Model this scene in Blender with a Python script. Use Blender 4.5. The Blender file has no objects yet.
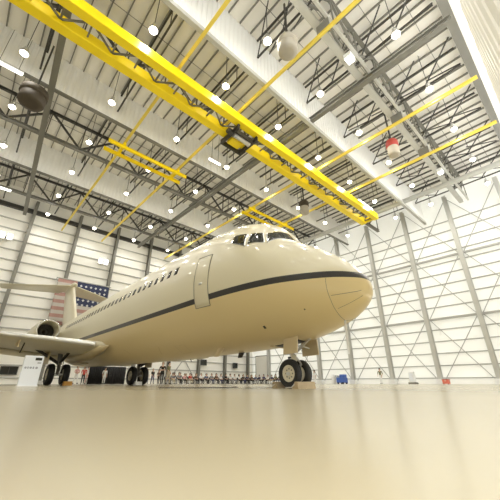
import bpy, math, random
from mathutils import Vector, Matrix
random.seed(7)
SC = bpy.context.scene
COL = SC.collection
PI = math.pi

# ---------------------------------------------------------------- materials
def mat(name, col, rough=.5, metal=0., emit=None, strength=0., noise=0., nscale=3., bump=0., bscale=40., coat=0., trans=0.):
    m = bpy.data.materials.new(name); m.use_nodes = True
    nt = m.node_tree; N = nt.nodes; L = nt.links; b = N['Principled BSDF']
    b.inputs['Base Color'].default_value = (*col, 1); b.inputs['Roughness'].default_value = rough
    b.inputs['Metallic'].default_value = metal; b.inputs['Coat Weight'].default_value = coat
    if emit:
        b.inputs['Emission Color'].default_value = (*emit, 1); b.inputs['Emission Strength'].default_value = strength
    if trans: b.inputs['Transmission Weight'].default_value = trans
    if noise or bump:
        tc = N.new('ShaderNodeTexCoord')
    if noise:
        n = N.new('ShaderNodeTexNoise'); n.inputs['Scale'].default_value = nscale; n.inputs['Detail'].default_value = 5
        L.new(tc.outputs['Object'], n.inputs['Vector'])
        mx = N.new('ShaderNodeMix'); mx.data_type = 'RGBA'
        mx.inputs[6].default_value = (*[c*(1-noise) for c in col], 1); mx.inputs[7].default_value = (*[min(1, c*(1+noise)) for c in col], 1)
        L.new(n.outputs['Fac'], mx.inputs[0]); L.new(mx.outputs[2], b.inputs['Base Color'])
    if bump:
        n2 = N.new('ShaderNodeTexNoise'); n2.inputs['Scale'].default_value = bscale; n2.inputs['Detail'].default_value = 3
        L.new(tc.outputs['Object'], n2.inputs['Vector'])
        bp = N.new('ShaderNodeBump'); bp.inputs['Strength'].default_value = bump; bp.inputs['Distance'].default_value = .01
        L.new(n2.outputs['Fac'], bp.inputs['Height']); L.new(bp.outputs['Normal'], b.inputs['Normal'])
    return m

M = {}
M['floor'] = mat('floor_epoxy', (.45, .40, .28), .22, noise=.07, nscale=.35, bump=.03, bscale=1.5)
M['wall'] = mat('wall_sheet', (.87, .86, .81), .55, noise=.03, nscale=.4)
M['deck'] = mat('roof_deck', (.87, .85, .79), .7, noise=.05, nscale=.5)
M['curtain'] = mat('corrugated_sheet', (.92, .92, .90), .5)
M['steel'] = mat('grey_steel', (.19, .185, .16), .5, noise=.1, nscale=2)
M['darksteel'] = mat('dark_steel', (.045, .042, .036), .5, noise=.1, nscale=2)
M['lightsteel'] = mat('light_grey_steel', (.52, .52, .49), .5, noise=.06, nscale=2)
M['purlin'] = mat('purlin_steel', (.22, .215, .19), .5)
M['girt'] = mat('wall_girt_steel', (.42, .42, .40), .55)
M['yellow'] = mat('crane_yellow', (.98, .74, .006), .35, noise=.06, nscale=1.5)
M['paleyellow'] = mat('rail_yellow', (.86, .70, .12), .45)
M['bulb'] = mat('lamp_glow', (1, .95, .85), .4, emit=(1, .93, .76), strength=38)
M['tube'] = mat('tube_glow', (1, 1, 1), .4, emit=(1, .97, .9), strength=9)
M['alu'] = mat('aluminium', (.7, .7, .68), .3, .8)
M['chrome'] = mat('polished_metal', (.75, .75, .73), .2, 1.)
M['blackrubber'] = mat('tyre_rubber', (.018, .018, .018), .6, bump=.1)
M['hub'] = mat('cream_hub', (.68, .63, .48), .4)
M['cream'] = mat('cream_paint', (.665, .62, .465), .28, coat=.3)
M['greypaint'] = mat('grey_wing_paint', (.62, .58, .46), .35, noise=.05, nscale=1)
M['tan'] = mat('tan_door_paint', (.55, .45, .27), .4)
M['glass'] = mat('dark_window', (.03, .032, .03), .08)
M['black'] = mat('black_cloth', (.012, .012, .013), .8)
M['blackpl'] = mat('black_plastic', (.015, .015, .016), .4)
M['white'] = mat('white_paint', (.85, .86, .86), .4)
M['boardwhite'] = mat('white_board', (.80, .84, .90), .35)
M['greymark'] = mat('grey_print', (.35, .37, .42), .5)
M['blue'] = mat('blue_paint', (.07, .15, .50), .4)
M['red'] = mat('red_paint', (.45, .06, .045), .5)
M['redbright'] = mat('red_box_paint', (.75, .2, .14), .5)
M['beige'] = mat('beige_cover', (.52, .47, .38), .7, noise=.08)
M['brown'] = mat('brown_cover', (.06, .046, .03), .7, noise=.2, nscale=3)
M['greyfab'] = mat('grey_cover', (.42, .39, .33), .7, noise=.1)
M['wood'] = mat('chock_wood', (.40, .31, .18), .6, noise=.25, nscale=6)
M['orange'] = mat('orange_chock', (.72, .38, .08), .6)
M['skin'] = mat('skin', (.55, .36, .26), .5)
M['hair'] = mat('dark_hair', (.03, .022, .016), .6)
M['hairlight'] = mat('light_hair', (.30, .22, .12), .6)
for n, c in dict(grey=(.25, .25, .26), white=(.75, .75, .73), red=(.5, .07, .06), navy=(.03, .04, .11), black=(.02, .02, .02), beige=(.5, .43, .32), blue=(.12, .15, .24), olive=(.17, .17, .09), pink=(.65, .38, .36), khaki=(.42, .35, .23), brown=(.14, .08, .05)).items():
    M['c_'+n] = mat('cloth_'+n, c, .8)

def fuselage_mat():
    m = bpy.data.materials.new('striped_fuselage_paint'); m.use_nodes = True
    nt = m.node_tree; N = nt.nodes; L = nt.links; b = N['Principled BSDF']
    tc = N.new('ShaderNodeTexCoord'); sx = N.new('ShaderNodeSeparateXYZ'); L.new(tc.outputs['Object'], sx.inputs[0])
    r = N.new('ShaderNodeValToRGB'); r.color_ramp.interpolation = 'CONSTANT'
    e = r.color_ramp.elements
    e[0].position = 0; e[0].color = (.67, .55, .30, 1)
    e[1].position = .2235; e[1].color = (.018, .017, .017, 1)
    x = e.new(.228); x.color = (.018, .017, .017, 1)
    y = e.new(.2405); y.color = (.665, .62, .465, 1)
    mr = N.new('ShaderNodeMath'); mr.operation = 'MULTIPLY'; mr.inputs[1].default_value = .1
    L.new(sx.outputs[2], mr.inputs[0]); L.new(mr.outputs[0], r.inputs[0]); L.new(r.outputs[0], b.inputs['Base Color'])
    b.inputs['Roughness'].default_value = .3; b.inputs['Coat Weight'].default_value = .25
    return m
M['fuselage'] = fuselage_mat()

def flag_mat():
    m = bpy.data.materials.new('striped_flag_cloth'); m.use_nodes = True
    nt = m.node_tree; N = nt.nodes; L = nt.links; b = N['Principled BSDF']; b.inputs['Roughness'].default_value = .8
    tc = N.new('ShaderNodeTexCoord'); sx = N.new('ShaderNodeSeparateXYZ'); L.new(tc.outputs['Generated'], sx.inputs[0])
    def math_(op, a, bb):
        n = N.new('ShaderNodeMath'); n.operation = op
        for i, v in enumerate((a, bb)):
            if isinstance(v, (int, float)): n.inputs[i].default_value = v
            else: L.new(v, n.inputs[i])
        return n.outputs[0]
    s = math_('MULTIPLY', sx.outputs[2], 6.5); s = math_('FRACT', s, 0); s = math_('LESS_THAN', s, .5)
    mx = N.new('ShaderNodeMix'); mx.data_type = 'RGBA'; mx.inputs[6].default_value = (.45, .42, .38, 1); mx.inputs[7].default_value = (.36, .21, .18, 1)
    L.new(s, mx.inputs[0])
    can = math_('MULTIPLY', math_('GREATER_THAN', sx.outputs[0], .36), math_('GREATER_THAN', sx.outputs[2], .4615))
    # stars: rows of pale dots
    fx = math_('FRACT', math_('MULTIPLY', sx.outputs[0], 10.3), 0); fz = math_('FRACT', math_('MULTIPLY', sx.outputs[2], 9.3), 0)
    dx = math_('ABSOLUTE', math_('SUBTRACT', fx, .5), 0); dz = math_('ABSOLUTE', math_('SUBTRACT', fz, .5), 0)
    star = math_('LESS_THAN', math_('ADD', dx, dz), .27)
    mc = N.new('ShaderNodeMix'); mc.data_type = 'RGBA'; mc.inputs[6].default_value = (.022, .03, .075, 1); mc.inputs[7].default_value = (.5, .5, .5, 1)
    L.new(star, mc.inputs[0])
    m2 = N.new('ShaderNodeMix'); m2.data_type = 'RGBA'; L.new(can, m2.inputs[0]); L.new(mx.outputs[2], m2.inputs[6]); L.new(mc.outputs[2], m2.inputs[7])
    L.new(m2.outputs[2], b.inputs['Base Color'])
    return m
M['flag'] = flag_mat()

def sheeting(name, refl, tran, fac):
    m = bpy.data.materials.new(name); m.use_nodes = True
    nt = m.node_tree; N = nt.nodes; L = nt.links; N.remove(N['Principled BSDF'])
    d = N.new('ShaderNodeBsdfDiffuse'); t = N.new('ShaderNodeBsdfTranslucent'); mx = N.new('ShaderNodeMixShader')
    d.inputs[0].default_value = (*refl, 1); t.inputs[0].default_value = (*tran, 1); mx.inputs[0].default_value = fac
    L.new(d.outputs[0], mx.inputs[1]); L.new(t.outputs[0], mx.inputs[2]); L.new(mx.outputs[0], N['Material Output'].inputs[0])
    return m
M['rightwall'] = sheeting('daylit_wall_sheet', (.88, .88, .85), (.92, .92, .89), .27)
M['fabric'] = sheeting('translucent_sheeting', (.88, .88, .87), (.92, .92, .91), .85)

# ---------------------------------------------------------------- mesh builder (world coordinates; the origin goes to the thing's base)
class MB:
    def __init__(s): s.v = []; s.f = []; s.sm = []; s.mi = []
    def add(s, vs, fs, smooth=False, mi=0):
        b = len(s.v); s.v += [tuple(v) for v in vs]
        for f in fs: s.f.append(tuple(b+i for i in f)); s.sm.append(smooth); s.mi.append(mi)
        return s
    def box(s, x0, x1, y0, y1, z0, z1, bev=0.):
        if bev <= 0:
            return s.add([(x, y, z) for z in (z0, z1) for y in (y0, y1) for x in (x0, x1)],
                         [(0, 2, 3, 1), (4, 5, 7, 6), (0, 1, 5, 4), (2, 6, 7, 3), (0, 4, 6, 2), (1, 3, 7, 5)])
        rings = []
        for z, i in ((z0, bev), (z0+bev, 0), (z1-bev, 0), (z1, bev)):
            a, b_, c, d = x0+i, x1-i, y0+i, y1-i
            k = bev
            rings.append([(a+k, c, z), (b_-k, c, z), (b_, c+k, z), (b_, d-k, z), (b_-k, d, z), (a+k, d, z), (a, d-k, z), (a, c+k, z)])
        return s.loft(rings, smooth=False)
    def loft(s, rings, smooth=True, caps=True, closed=True):
        n = len(rings[0]); vs = [p for r in rings for p in r]; fs = []
        for i in range(len(rings)-1):
            for k in range(n if closed else n-1):
                a = i*n+k; b = i*n+(k+1) % n
                fs.append((a, b, b+n, a+n))
        s.add(vs, fs, smooth)
        if caps:
            s.add(rings[0], [tuple(reversed(range(n)))]); s.add(rings[-1], [tuple(range(n))])
        return s
    def bar(s, a, b, w, h=None, up=(0, 0, 1)):
        h = h or w; a = Vector(a); b = Vector(b); d = (b-a).normalized(); u = Vector(up)
        if abs(d.dot(u)) > .98: u = Vector((1, 0, 0))
        x = d.cross(u).normalized(); y = x.cross(d)
        return s.loft([[p+x*w/2*i+y*h/2*j for i, j in ((-1, -1), (1, -1), (1, 1), (-1, 1))] for p in (a, b)], smooth=False)
    def tube(s, pts, r, n=10, smooth=True):
        pts = [Vector(p) for p in pts]; rs = r if isinstance(r, (list, tuple)) else [r]*len(pts)
        rings = []; x = None
        for i, p in enumerate(pts):
            d = (pts[min(i+1, len(pts)-1)]-pts[max(i-1, 0)]).normalized()
            if x is None:
                u = Vector((0, 0, 1)) if abs(d.z) < .9 else Vector((1, 0, 0)); x = d.cross(u).normalized()
            else: x = (x-d*x.dot(d)).normalized()
            y = d.cross(x)
            rings.append([p+x*rs[i]*math.cos(2*PI*k/n)+y*rs[i]*math.sin(2*PI*k/n) for k in range(n)])
        return s.loft(rings, smooth)
    def lathe(s, prof, c=(0, 0, 0), axis='z', n=24, smooth=True, caps=True):
        rings = []
        for r, h in prof:
            ring = []
            for k in range(n):
                a = 2*PI*k/n; x, y = r*math.cos(a), r*math.sin(a)
                if axis == 'z': p = (c[0]+x, c[1]+y, c[2]+h)
                elif axis == 'x': p = (c[0]+h, c[1]+x, c[2]+y)
                else: p = (c[0]+y, c[1]+h, c[2]+x)
                ring.append(p)
            rings.append(ring)
        return s.loft(rings, smooth, caps)
    def hbeam(s, a, b, w, h, t=.03, up=(0, 0, 1)):
        a = Vector(a); b = Vector(b); d = (b-a).normalized(); u = Vector(up)
        if abs(d.dot(u)) > .98: u = Vector((1, 0, 0))
        x = d.cross(u).normalized(); y = x.cross(d)
        pr = [(-w/2, -h/2), (w/2, -h/2), (w/2, -h/2+t), (t/2, -h/2+t), (t/2, h/2-t), (w/2, h/2-t), (w/2, h/2), (-w/2, h/2), (-w/2, h/2-t), (-t/2, h/2-t), (-t/2, -h/2+t), (-w/2, -h/2+t)]
        return s.loft([[p+x*i+y*j for i, j in pr] for p in (a, b)], smooth=False)
    def mesh(s, name, off=(0, 0, 0)):
        me = bpy.data.meshes.new(name)
        me.from_pydata([(v[0]-off[0], v[1]-off[1], v[2]-off[2]) for v in s.v], [], s.f); me.update()
        me.polygons.foreach_set('use_smooth', s.sm); me.polygons.foreach_set('material_index', s.mi)
        import bmesh
        bm = bmesh.new(); bm.from_mesh(me); bmesh.ops.recalc_face_normals(bm, faces=bm.faces); bm.to_mesh(me); bm.free()
        return me
    def build(s, name, m, parent=None):
        if parent is not None:
            off = wloc(parent); loc = (0, 0, 0)
        else:
            xs, ys, zs = zip(*s.v); off = ((min(xs)+max(xs))/2, (min(ys)+max(ys))/2, min(zs)); loc = off
        me = s.mesh(name, off)
        for mm in (m if isinstance(m, list) else [m]): me.materials.append(M[mm] if isinstance(mm, str) else mm)
        o = bpy.data.objects.new(name, me); COL.objects.link(o); o.location = loc; o.parent = parent
        return o
def wloc(o):
    v = Vector((0, 0, 0))
    while o is not None: v += o.location; o = o.parent
    return tuple(v)
def tag(o, label=None, cat=None, group=None, kind=None):
    if label: o['label'] = label
    if cat: o['category'] = cat
    if group: o['group'] = group
    if kind: o['kind'] = kind
    return o
def empty(name, loc, label=None, cat=None, group=None, kind=None):
    o = bpy.data.objects.new(name, None); COL.objects.link(o); o.location = loc; o.empty_display_size = .2
    return tag(o, label, cat, group, kind)
KIDS = {}
def tree_of(o):
    return [(c, tree_of(c)) for c in COL.objects if c.parent == o]
def copy_tree(o, tree, parent=None):
    c = o.copy(); COL.objects.link(c)
    if parent is not None: c.parent = parent
    for ch, t in tree: copy_tree(ch, t, c)
    return c
ORD = ['first', 'second', 'third', 'fourth', 'fifth', 'sixth', 'seventh', 'eighth', 'ninth', 'tenth', 'eleventh', 'twelfth', 'thirteenth', 'fourteenth', 'fifteenth', 'sixteenth', 'seventeenth', 'eighteenth', 'nineteenth', 'twentieth', 'twenty first', 'twenty second', 'twenty third', 'twenty fourth', 'twenty fifth', 'twenty sixth', 'twenty seventh', 'twenty eighth']
def smooth_obj(o, ang=40):
    return o
LAMP_W = 470.; FILL_W = 70.; SKY = 7.5; EXPO = -.66
# ================================================================ THE HANGAR: x runs along the left wall, y runs along the right wall
XL, XR, YF, YB, ZR = -20., 38.3, -.35, 41.4, 22.
o = MB().box(-40, XR+.3, -40, YB+.3, -.3, 0).build('floor', 'floor'); tag(o, 'glossy beige epoxy hangar floor', kind='structure')

# --- walls with horizontal girts
GZ = [.6+1.22*i for i in range(15)]
wl = MB().box(XL-.3, XR+.3, YB, YB+.3, 0, ZR).build('wall_left', 'wall'); tag(wl, 'cream sheet wall behind the tail of the jet', kind='structure')
for z in GZ: MB().box(XL, XR, YB-.12, YB, z-.06, z+.06).build('girt', 'girt', wl)
MB().box(XL, XR, YB-.45, YB, 19.0, 19.45).build('eaves_beam', 'darksteel', wl)
wr = MB().box(XR, XR+.02, YF, YB+.3, 0, ZR).build('wall_right', 'rightwall'); tag(wr, 'white sheet wall with cross bracing beyond the nose', kind='structure')
for z in GZ: MB().box(XR-.12, XR, YF, YB-.12, z-.05, z+.05).build('girt', 'girt', wr)
for z in (6.6, 13.4): MB().box(XR-.3, XR-.12, YF, YB-.5, z-.1, z+.1).build('tie_girt', 'girt', wr)
QC = [1.8+5*i for i in range(8)]
TZ = [(.2, 6.6), (6.6, 13.4), (13.4, 20.2)]
for i in range(7):
    for z0, z1 in TZ:
        c = MB().bar((XR-.2, QC[i]+.2, z0), (XR-.2, QC[i+1]-.2, z1), .07).build('cross_brace', 'girt', wr)
        MB().bar((XR-.26, QC[i]+.2, z1), (XR-.26, QC[i+1]-.2, z0), .07).build('cross_brace', 'girt', wr)
for p0 in (21.9,):
    MB().bar((p0+.2, YB-.2, .2), (p0+4.8, YB-.2, 6.6), .1).build('cross_brace', 'girt', wl)
    MB().bar((p0+.2, YB-.26, 6.6), (p0+4.8, YB-.26, .2), .1).build('cross_brace', 'girt', wl)
def corr(x0, x1, y, z0, z1, pitch, depth):
    mb = MB(); n = int((x1-x0)/pitch); prof = []
    for i in range(n):
        x = x0+i*pitch
        prof += [(x, y), (x+pitch*.35, y), (x+pitch*.5, y+depth), (x+pitch*.85, y+depth)]
    prof.append((x1, y))
    k = len(prof)
    mb.add([(a, b, z0) for a, b in prof]+[(a, b, z1) for a, b in prof], [(i, i+1, i+1+k, i+k) for i in range(k-1)])
    mb.add([(a, b+.04, z0) for a, b in prof]+[(a, b+.04, z1) for a, b in prof], [(i+1, i, i+k, i+1+k) for i in range(k-1)])
    return mb
o = corr(XL-.3, XR+.3, YF-.1, 1.2, 12., .9, -.12).build('wall_front', 'wall'); tag(o, 'ribbed white wall panels of the big hangar door', kind='structure')
o = corr(XL-.3, XR+.3, YF-.1, 12., ZR+.1, .9, -.12).build('window_2', 'fabric'); tag(o, 'bright ribbed translucent panels high above the hangar door', kind='structure')
o = MB().hbeam((XL+.1, YF+.28, 21.3), (XR-.1, YF+.28, 21.3), .5, .5, .05).build('trim_1', 'steel'); tag(o, 'dark steel head beam along the top of the hangar door', kind='structure')
o = MB().box(XL-.3, XL, YF, YB, 0, ZR).build('wall_side', 'wall'); tag(o, 'plain side wall outside the left of the picture', kind='structure')

# --- columns
cnames = []
for i in range(12):
    p = -13.1+5*i
    if p > 37.2: break
    o = empty('steel_column', (p, YB-.35, 0), f'dark steel column on the left wall, {ORD[11-i-1]} from the far corner', 'column', 'columns of the left wall', 'structure')
    MB().hbeam((p, YB-.37, 0), (p, YB-.37, 20.6), .34, .5, .04, up=(0, 1, 0)).build('shaft', 'steel', o)
    MB().box(p-.3, p+.3, YB-.68, YB-.12, 0, .35).build('plinth', 'lightsteel', o)
for i, q in enumerate(QC):
    o = empty('steel_column', (XR-.35, q, 0), f'pale grey steel column on the right wall, {ORD[7-i]} from the far corner', 'column', 'columns of the right wall', 'structure')
    MB().hbeam((XR-.58, q, 0), (XR-.58, q, 20.6), .42, .5, .05, up=(1, 0, 0)).build('shaft', 'lightsteel', o)
    MB().box(XR-.95, XR-.3, q-.38, q+.38, 0, .5).build('plinth', 'white', o)

# --- roof: four bays between hanging sheet curtains, each deck carries its purlins and rods
CQ = [9.5, 20.1, 31.1]
edges = [YF-.1]+CQ+[YB+.3]
for b in range(4):
    y0, y1 = edges[b], edges[b+1]
    ce = MB().box(XL-.3, XR+.3, y0, y1, ZR, ZR+.12).build('ceiling', 'deck')
    tag(ce, ['roof deck nearest the open door', 'roof deck above the yellow crane', 'roof deck beyond the first dark truss', 'roof deck next to the left wall'][b], kind='structure')
    first = None
    a0 = y0+(.12 if b else .66); a1 = y1-(.12 if b < 3 else .5)
    x = -10.4
    while x < XR-.4:
        if first is None:
            first = MB().box(x-.035, x+.035, a0, a1, ZR-.16, ZR).build('purlin', 'purlin', ce); x0 = x
        else:
            c = first.copy(); COL.objects.link(c); c.parent = ce; c.location = (x-x0, 0, 0)
        x += .95
    for k in range(1, 5):
        y = y0+(y1-y0)*k/5
        MB().bar((-10.4, y, ZR-.2), (XR-.3, y, ZR-.2), .03).build('sag_rod', 'steel', ce)

# --- hanging corrugated curtains
for k, (q, z0, nm) in enumerate(((9.5, 18.3, 'brightest hanging white sheet curtain, the one nearest the open door'), (20.1, 18.95, 'hanging corrugated sheet curtain just beyond the yellow crane'), (31.1, 18.8, 'hanging corrugated sheet curtain nearest the left wall'))):
    o = empty('draft_curtain', (9, q, z0), nm, 'curtain', 'hanging sheet curtains')
    corr(-14, XR-.3, q-.03, z0, ZR-.02, .34, -.05).build('sheet', 'curtain', o)
    MB().box(-14, XR-.3, q-.16, q+.12, z0-(.3 if k == 0 else .12), z0).build('edge_beam', 'lightsteel' if k == 0 else 'steel', o)

# --- lattice joists along the bays (deep, spaced five metres)
jb = [(y+.2 if i else .1, edges[i+1]-.2-(.3 if i == 3 else 0)) for i, y in enumerate(edges[:4])]
JX = [-6.6+5.25*i for i in range(9)]
BAYN = ['in the bay nearest the door', 'above the big yellow crane', 'between the two dim curtains', 'in the bay beside left wall']
for b in range(4):
    y0, y1 = jb[b]; y0 += .05 if b else .25
    base = None
    for i, x in enumerate(JX):
        lab = f'dark open web roof joist, {ORD[8-i]} from right wall {BAYN[b]}'
        if base is None:
            base = empty('roof_joist', (x, y0, 19.8), lab, 'joist', 'open web roof joists')
            MB().bar((x, y0, 19.85), (x, y1, 19.85), .11, .1).build('bottom_chord', 'darksteel', base)
            MB().bar((x, y0, 21.6), (x, y1, 21.6), .12, .12).build('top_chord', 'darksteel', base)
            n = 4 if b == 0 else 3
            for k in range(n):
                a = y0+(y1-y0)*k/n; c = y0+(y1-y0)*(k+1)/n; m_ = (a+c)/2
                if b == 0:
                    MB().bar((x-1.2, a, 21.5), (x+.02, c, 19.95), .07).build('web', 'darksteel', base)
                    MB().bar((x+1.2, c, 21.5), (x-.02, a, 19.95), .07).build('web', 'darksteel', base)
                else: MB().bar((x, m_, 19.9), (x, m_, 21.55), .05).build('hanger', 'darksteel', base)
            tr = tree_of(base)
        else:
            c = copy_tree(base, tr); c.location = (x, y0, 19.8); c['label'] = lab

# --- big trusses along x
TN = ['wide pale roof truss with doubled bottom chord nearest the door', 'dark roof truss directly above the yellow crane', 'dark roof truss between the two dim sheet curtains', 'dark roof truss closest to the left wall']
for k, q in enumerate((4.85, 14.9, 25.3, 36.6)):
    o = empty('roof_truss', (12, q, 18.7), TN[k], 'truss', 'main roof trusses')
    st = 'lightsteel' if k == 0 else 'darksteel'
    xa, xb = -13, XR-1.3
    offs = (-.33, .33) if k == 0 else (0,)
    for d in offs:
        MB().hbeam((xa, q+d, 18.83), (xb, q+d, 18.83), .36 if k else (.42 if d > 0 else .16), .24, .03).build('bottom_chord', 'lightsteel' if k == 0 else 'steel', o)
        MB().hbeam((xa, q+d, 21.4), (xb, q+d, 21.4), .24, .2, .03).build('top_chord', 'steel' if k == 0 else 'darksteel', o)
    n = 19; st = 'steel' if k == 0 else 'darksteel'
    for i in range(n):
        a = xa+(xb-xa)*i/n; c = xa+(xb-xa)*(i+1)/n
        for d in offs:
            if i % 2 == 0: MB().bar((a, q+d, 18.9), (c, q+d, 21.35), .15).build('web', st, o)
            else: MB().bar((a, q+d, 21.35), (c, q+d, 18.9), .14).build('web', st, o)
            if d == offs[0]: MB().bar((c, q+d, 18.9), (c, q+d, 21.35), .08).build('post', st, o)

# --- tie beams under the trusses, and the yellow crane runways
for p, m_, lab in ((.3, 'steel', 'dark steel tie beam crossing the upper left of the ceiling'), (14.85, 'steel', 'long dark tie beam crossing behind the crane above the cockpit'), (31.5, 'lightsteel', 'pale steel tie beam close to the right wall')):
    o = MB().hbeam((-1.74 if p < 1 else p, YF+.2, 18.45), (1.0 if p < 1 else p, YB-.75, 18.45), .34, .4, .04).build('tie_beam', m_); tag(o, lab, 'beam', 'roof tie beams')
RW = [5.1, 9.95, 19.35, 24.65]
RL = ['leftmost', 'second from left', 'third from left', 'rightmost']
for k, p in enumerate(RW):
    o = empty('crane_rail', (p, 20, 17.75), f'{RL[k]} of the four long yellow runway rails under the roof', 'rail', 'yellow runway rails')
    MB().hbeam((p, YF+.2, 17.875), (p, YB-.3, 17.875), .15, .22, .03).build('rail_beam', 'paleyellow', o)
    for q in (4.85, 14.9, 25.3, 36.6):
        MB().box(p-.05, p+.05, q-.4 if q < 5 else q-.05, q+.4 if q < 5 else q+.05, 17.98, 18.71).build('hanger', 'steel', o)

# --- the yellow travelling crane
cr = empty('overhead_crane', (12, 13, 16.9), 'large yellow travelling crane with twin girders across the ceiling', 'crane')
CX0, CX1 = -9., 30.4
for y0, y1 in ((11.95, 12.5), (13.4, 14.0)):
    MB().box(CX0, CX1, y0, y1, 16.9, 17.6, .03).build('girder', 'yellow', cr)
    for p in RW:
        g = MB().box(p-.25, p+.25, y0+.1, y1-.1, 17.6, 17.7).build('wheel_carriage', 'yellow', cr)
        MB().lathe([(.12, -.05), (.12, .05)], (p-.15, (y0+y1)/2, 17.64), 'y').build('wheel', 'darksteel', g)
n = 30
for i in range(n):
    a = CX0+.3+(CX1-CX0-.6)*i/n; c = CX0+.3+(CX1-CX0-.6)*(i+1)/n
    A, B = ((a, 12.48, 17.2), (c, 13.42, 17.2)) if i % 2 else ((a, 13.42, 17.2), (c, 12.48, 17.2))
    MB().bar(A, B, .09).build('lattice_bar', 'steel', cr)
    MB().bar((c, 12.48, 17.2), (c, 13.42, 17.2), .09).build('cross_bar', 'steel', cr)
for x in (CX0, CX1-.25): MB().box(x, x+.25, 12.5, 13.4, 17.0, 17.5).build('end_beam', 'yellow', cr)
# trolley with hoist
tp = 10.95
t = MB().box(tp-.95, tp-.8, 12.2, 14.25, 16.45, 16.8).box(tp+.8, tp+.95, 12.2, 14.25, 16.45, 16.8).box(tp-.8, tp+.8, 14.1, 14.25, 16.45, 16.8).box(tp-.8, tp+.8, 12.55, 12.7, 16.45, 16.8)
t.build('trolley_frame', 'darksteel', cr)
tf = [c for c in COL.objects if c.parent == cr and c.name.startswith('trolley_frame')][0]
MB().lathe([(.24, -.75), (.24, -.7), (.2, -.68), (.2, .68), (.24, .7), (.24, .75)], (tp, 12.95, 16.6), 'x').build('rope_drum', 'alu', tf)
MB().lathe([(.2, 0), (.22, .05), (.22, .4), (.16, .45)], (tp-1.3, 12.95, 16.6), 'x').build('hoist_motor', 'darksteel', tf)
MB().box(tp-.55, tp+.5, 13.35, 14.02, 16.6, 16.85, .04).build('gear_box', 'yellow', tf)
for y in (12.3, 14.15):
    for x in (tp-.87, tp+.87): MB().lathe([(.1, -.1), (.1, .1)], (x, y, 16.8), 'y', 14).build('trolley_wheel', 'darksteel', tf)
# lit tube beside the crane
def tube_light(x0, x1, y, z, lab):
    o = empty('strip_light', ((x0+x1)/2, y, z), lab, 'light', 'strip lights')
    MB().box(x0, x1, y-.1, y+.1, z+.02, z+.14).build('housing', 'white', o)
    MB().tube([(x0+.05, y, z-.04), (x1-.05, y, z-.04)], .09, 10).build('tube', 'tube', o)
    for x in (x0+.3, x1-.3): MB().bar((x, y, z+.14), (x, y, ZR-.25), .03).build('hanger_rod', 'steel', o)
tube_light(-3.6, -2.0, 19.8, 18.55, 'bright strip light at the upper left edge of the ceiling')
tube_light(11.6, 12.9, 18.2, 18.55, 'short strip light below the second curtain beside the crane trolley')
tube_light(-2.4, -.8, 36.1, 18.45, 'strip light at the far left just above the wall top')
tube_light(27.2, 30.4, 12.45, 18.3, 'long white strip light above the right end of the crane')

# --- two small yellow monorail cranes beyond the big one
for k, (x0, x1, lab) in enumerate(((3.9, 10.8, 'small yellow twin beam crane at the left below the second curtain'), (18.6, 26.0, 'small yellow twin beam crane above the cockpit roof'))):
    o = empty('hanging_crane', ((x0+x1)/2, 21, 17.2), lab, 'crane', 'small yellow cranes')
    for y in (20.55, 21.7): MB().hbeam((x0, y, 17.38), (x1, y, 17.38), .16, .3, .04).build('girder', 'yellow', o)
    for p in RW[0:2] if k == 0 else RW[2:4]:
        MB().box(p-.1, p+.1, 20.45, 21.8, 17.53, 17.764).build('end_carriage', 'yellow', o)

# --- high bay lamps on a five metre grid
LX = [-7.4+5.22*i for i in range(9)]
LY = [2.3+5.24*j for j in range(8)]
base = None
for j, y in enumerate(LY):
    for i, x in enumerate(LX):
        if i == 0 and j < 3: continue
        if 11.2 < y < 13: y_ = 11.5
        else: y_ = y
        lab = f'glowing high bay lamp, {ORD[8-i]} from the right in the {ORD[7-j]} row from the left wall'
        if base is None:
            base = empty('high_bay_lamp', (x, y_, 18.4), lab, 'lamp', 'high bay lamps')
            MB().lathe([(.02, .62), (.12, .6), (.14, .36), (.1, .34)], (x, y_, 18.4), 'z', 16).build('ballast_housing', 'alu', base)
            MB().lathe([(.12, .36), (.2, .3), (.23, .18), (.25, .06), (.235, .06), (.21, .18), (.18, .27), (.1, .33)], (x, y_, 18.4), 'z', 20, caps=False).build('reflector', 'alu', base)
            MB().lathe([(.02, -.13), (.1, -.1), (.16, -.03), (.175, .06), (.15, .16), (.08, .26), (.02, .28)], (x, y_, 18.4), 'z', 16).build('bulb', 'bulb', base)
            MB().bar((x, y_, 19.0), (x, y_, ZR-.02), .035).build('stem', 'darksteel', base)
            for nm, ty, en, dz in (('high_bay_light', 'SPOT', LAMP_W, -.3), ('ceiling_fill_light', 'POINT', FILL_W, -.32)):  # the point light is a fill added to brighten the ceiling
                ld = bpy.data.lights.new(nm, ty); ld.energy = en; ld.shadow_soft_size = .22; ld.color = (1, .975, .915)
                if ty == 'SPOT': ld.spot_size = math.radians(150); ld.spot_blend = .6
                lo = bpy.data.objects.new(nm, ld); COL.objects.link(lo); lo.parent = base; lo.location = (0, 0, dz)
            tr = tree_of(base)
        else:
            c = copy_tree(base, tr); c.location = (x, y_, 18.4); c['label'] = lab
# box lights on the pale truss
for x, lab in ((12.75, 'square box light on the pale truss at the top of the picture'), (28.9, 'square box light on the pale truss near the right wall')):
    o = empty('mounted_box_light', (x, 4.85, 18.3), lab, 'light', 'box lights')
    MB().box(x-.3, x+.3, 4.62, 5.08, 18.36, 18.712).build('housing', 'white', o)
    MB().box(x-.25, x+.25, 4.66, 5.04, 18.32, 18.36).build('lens', 'tube', o)

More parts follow.
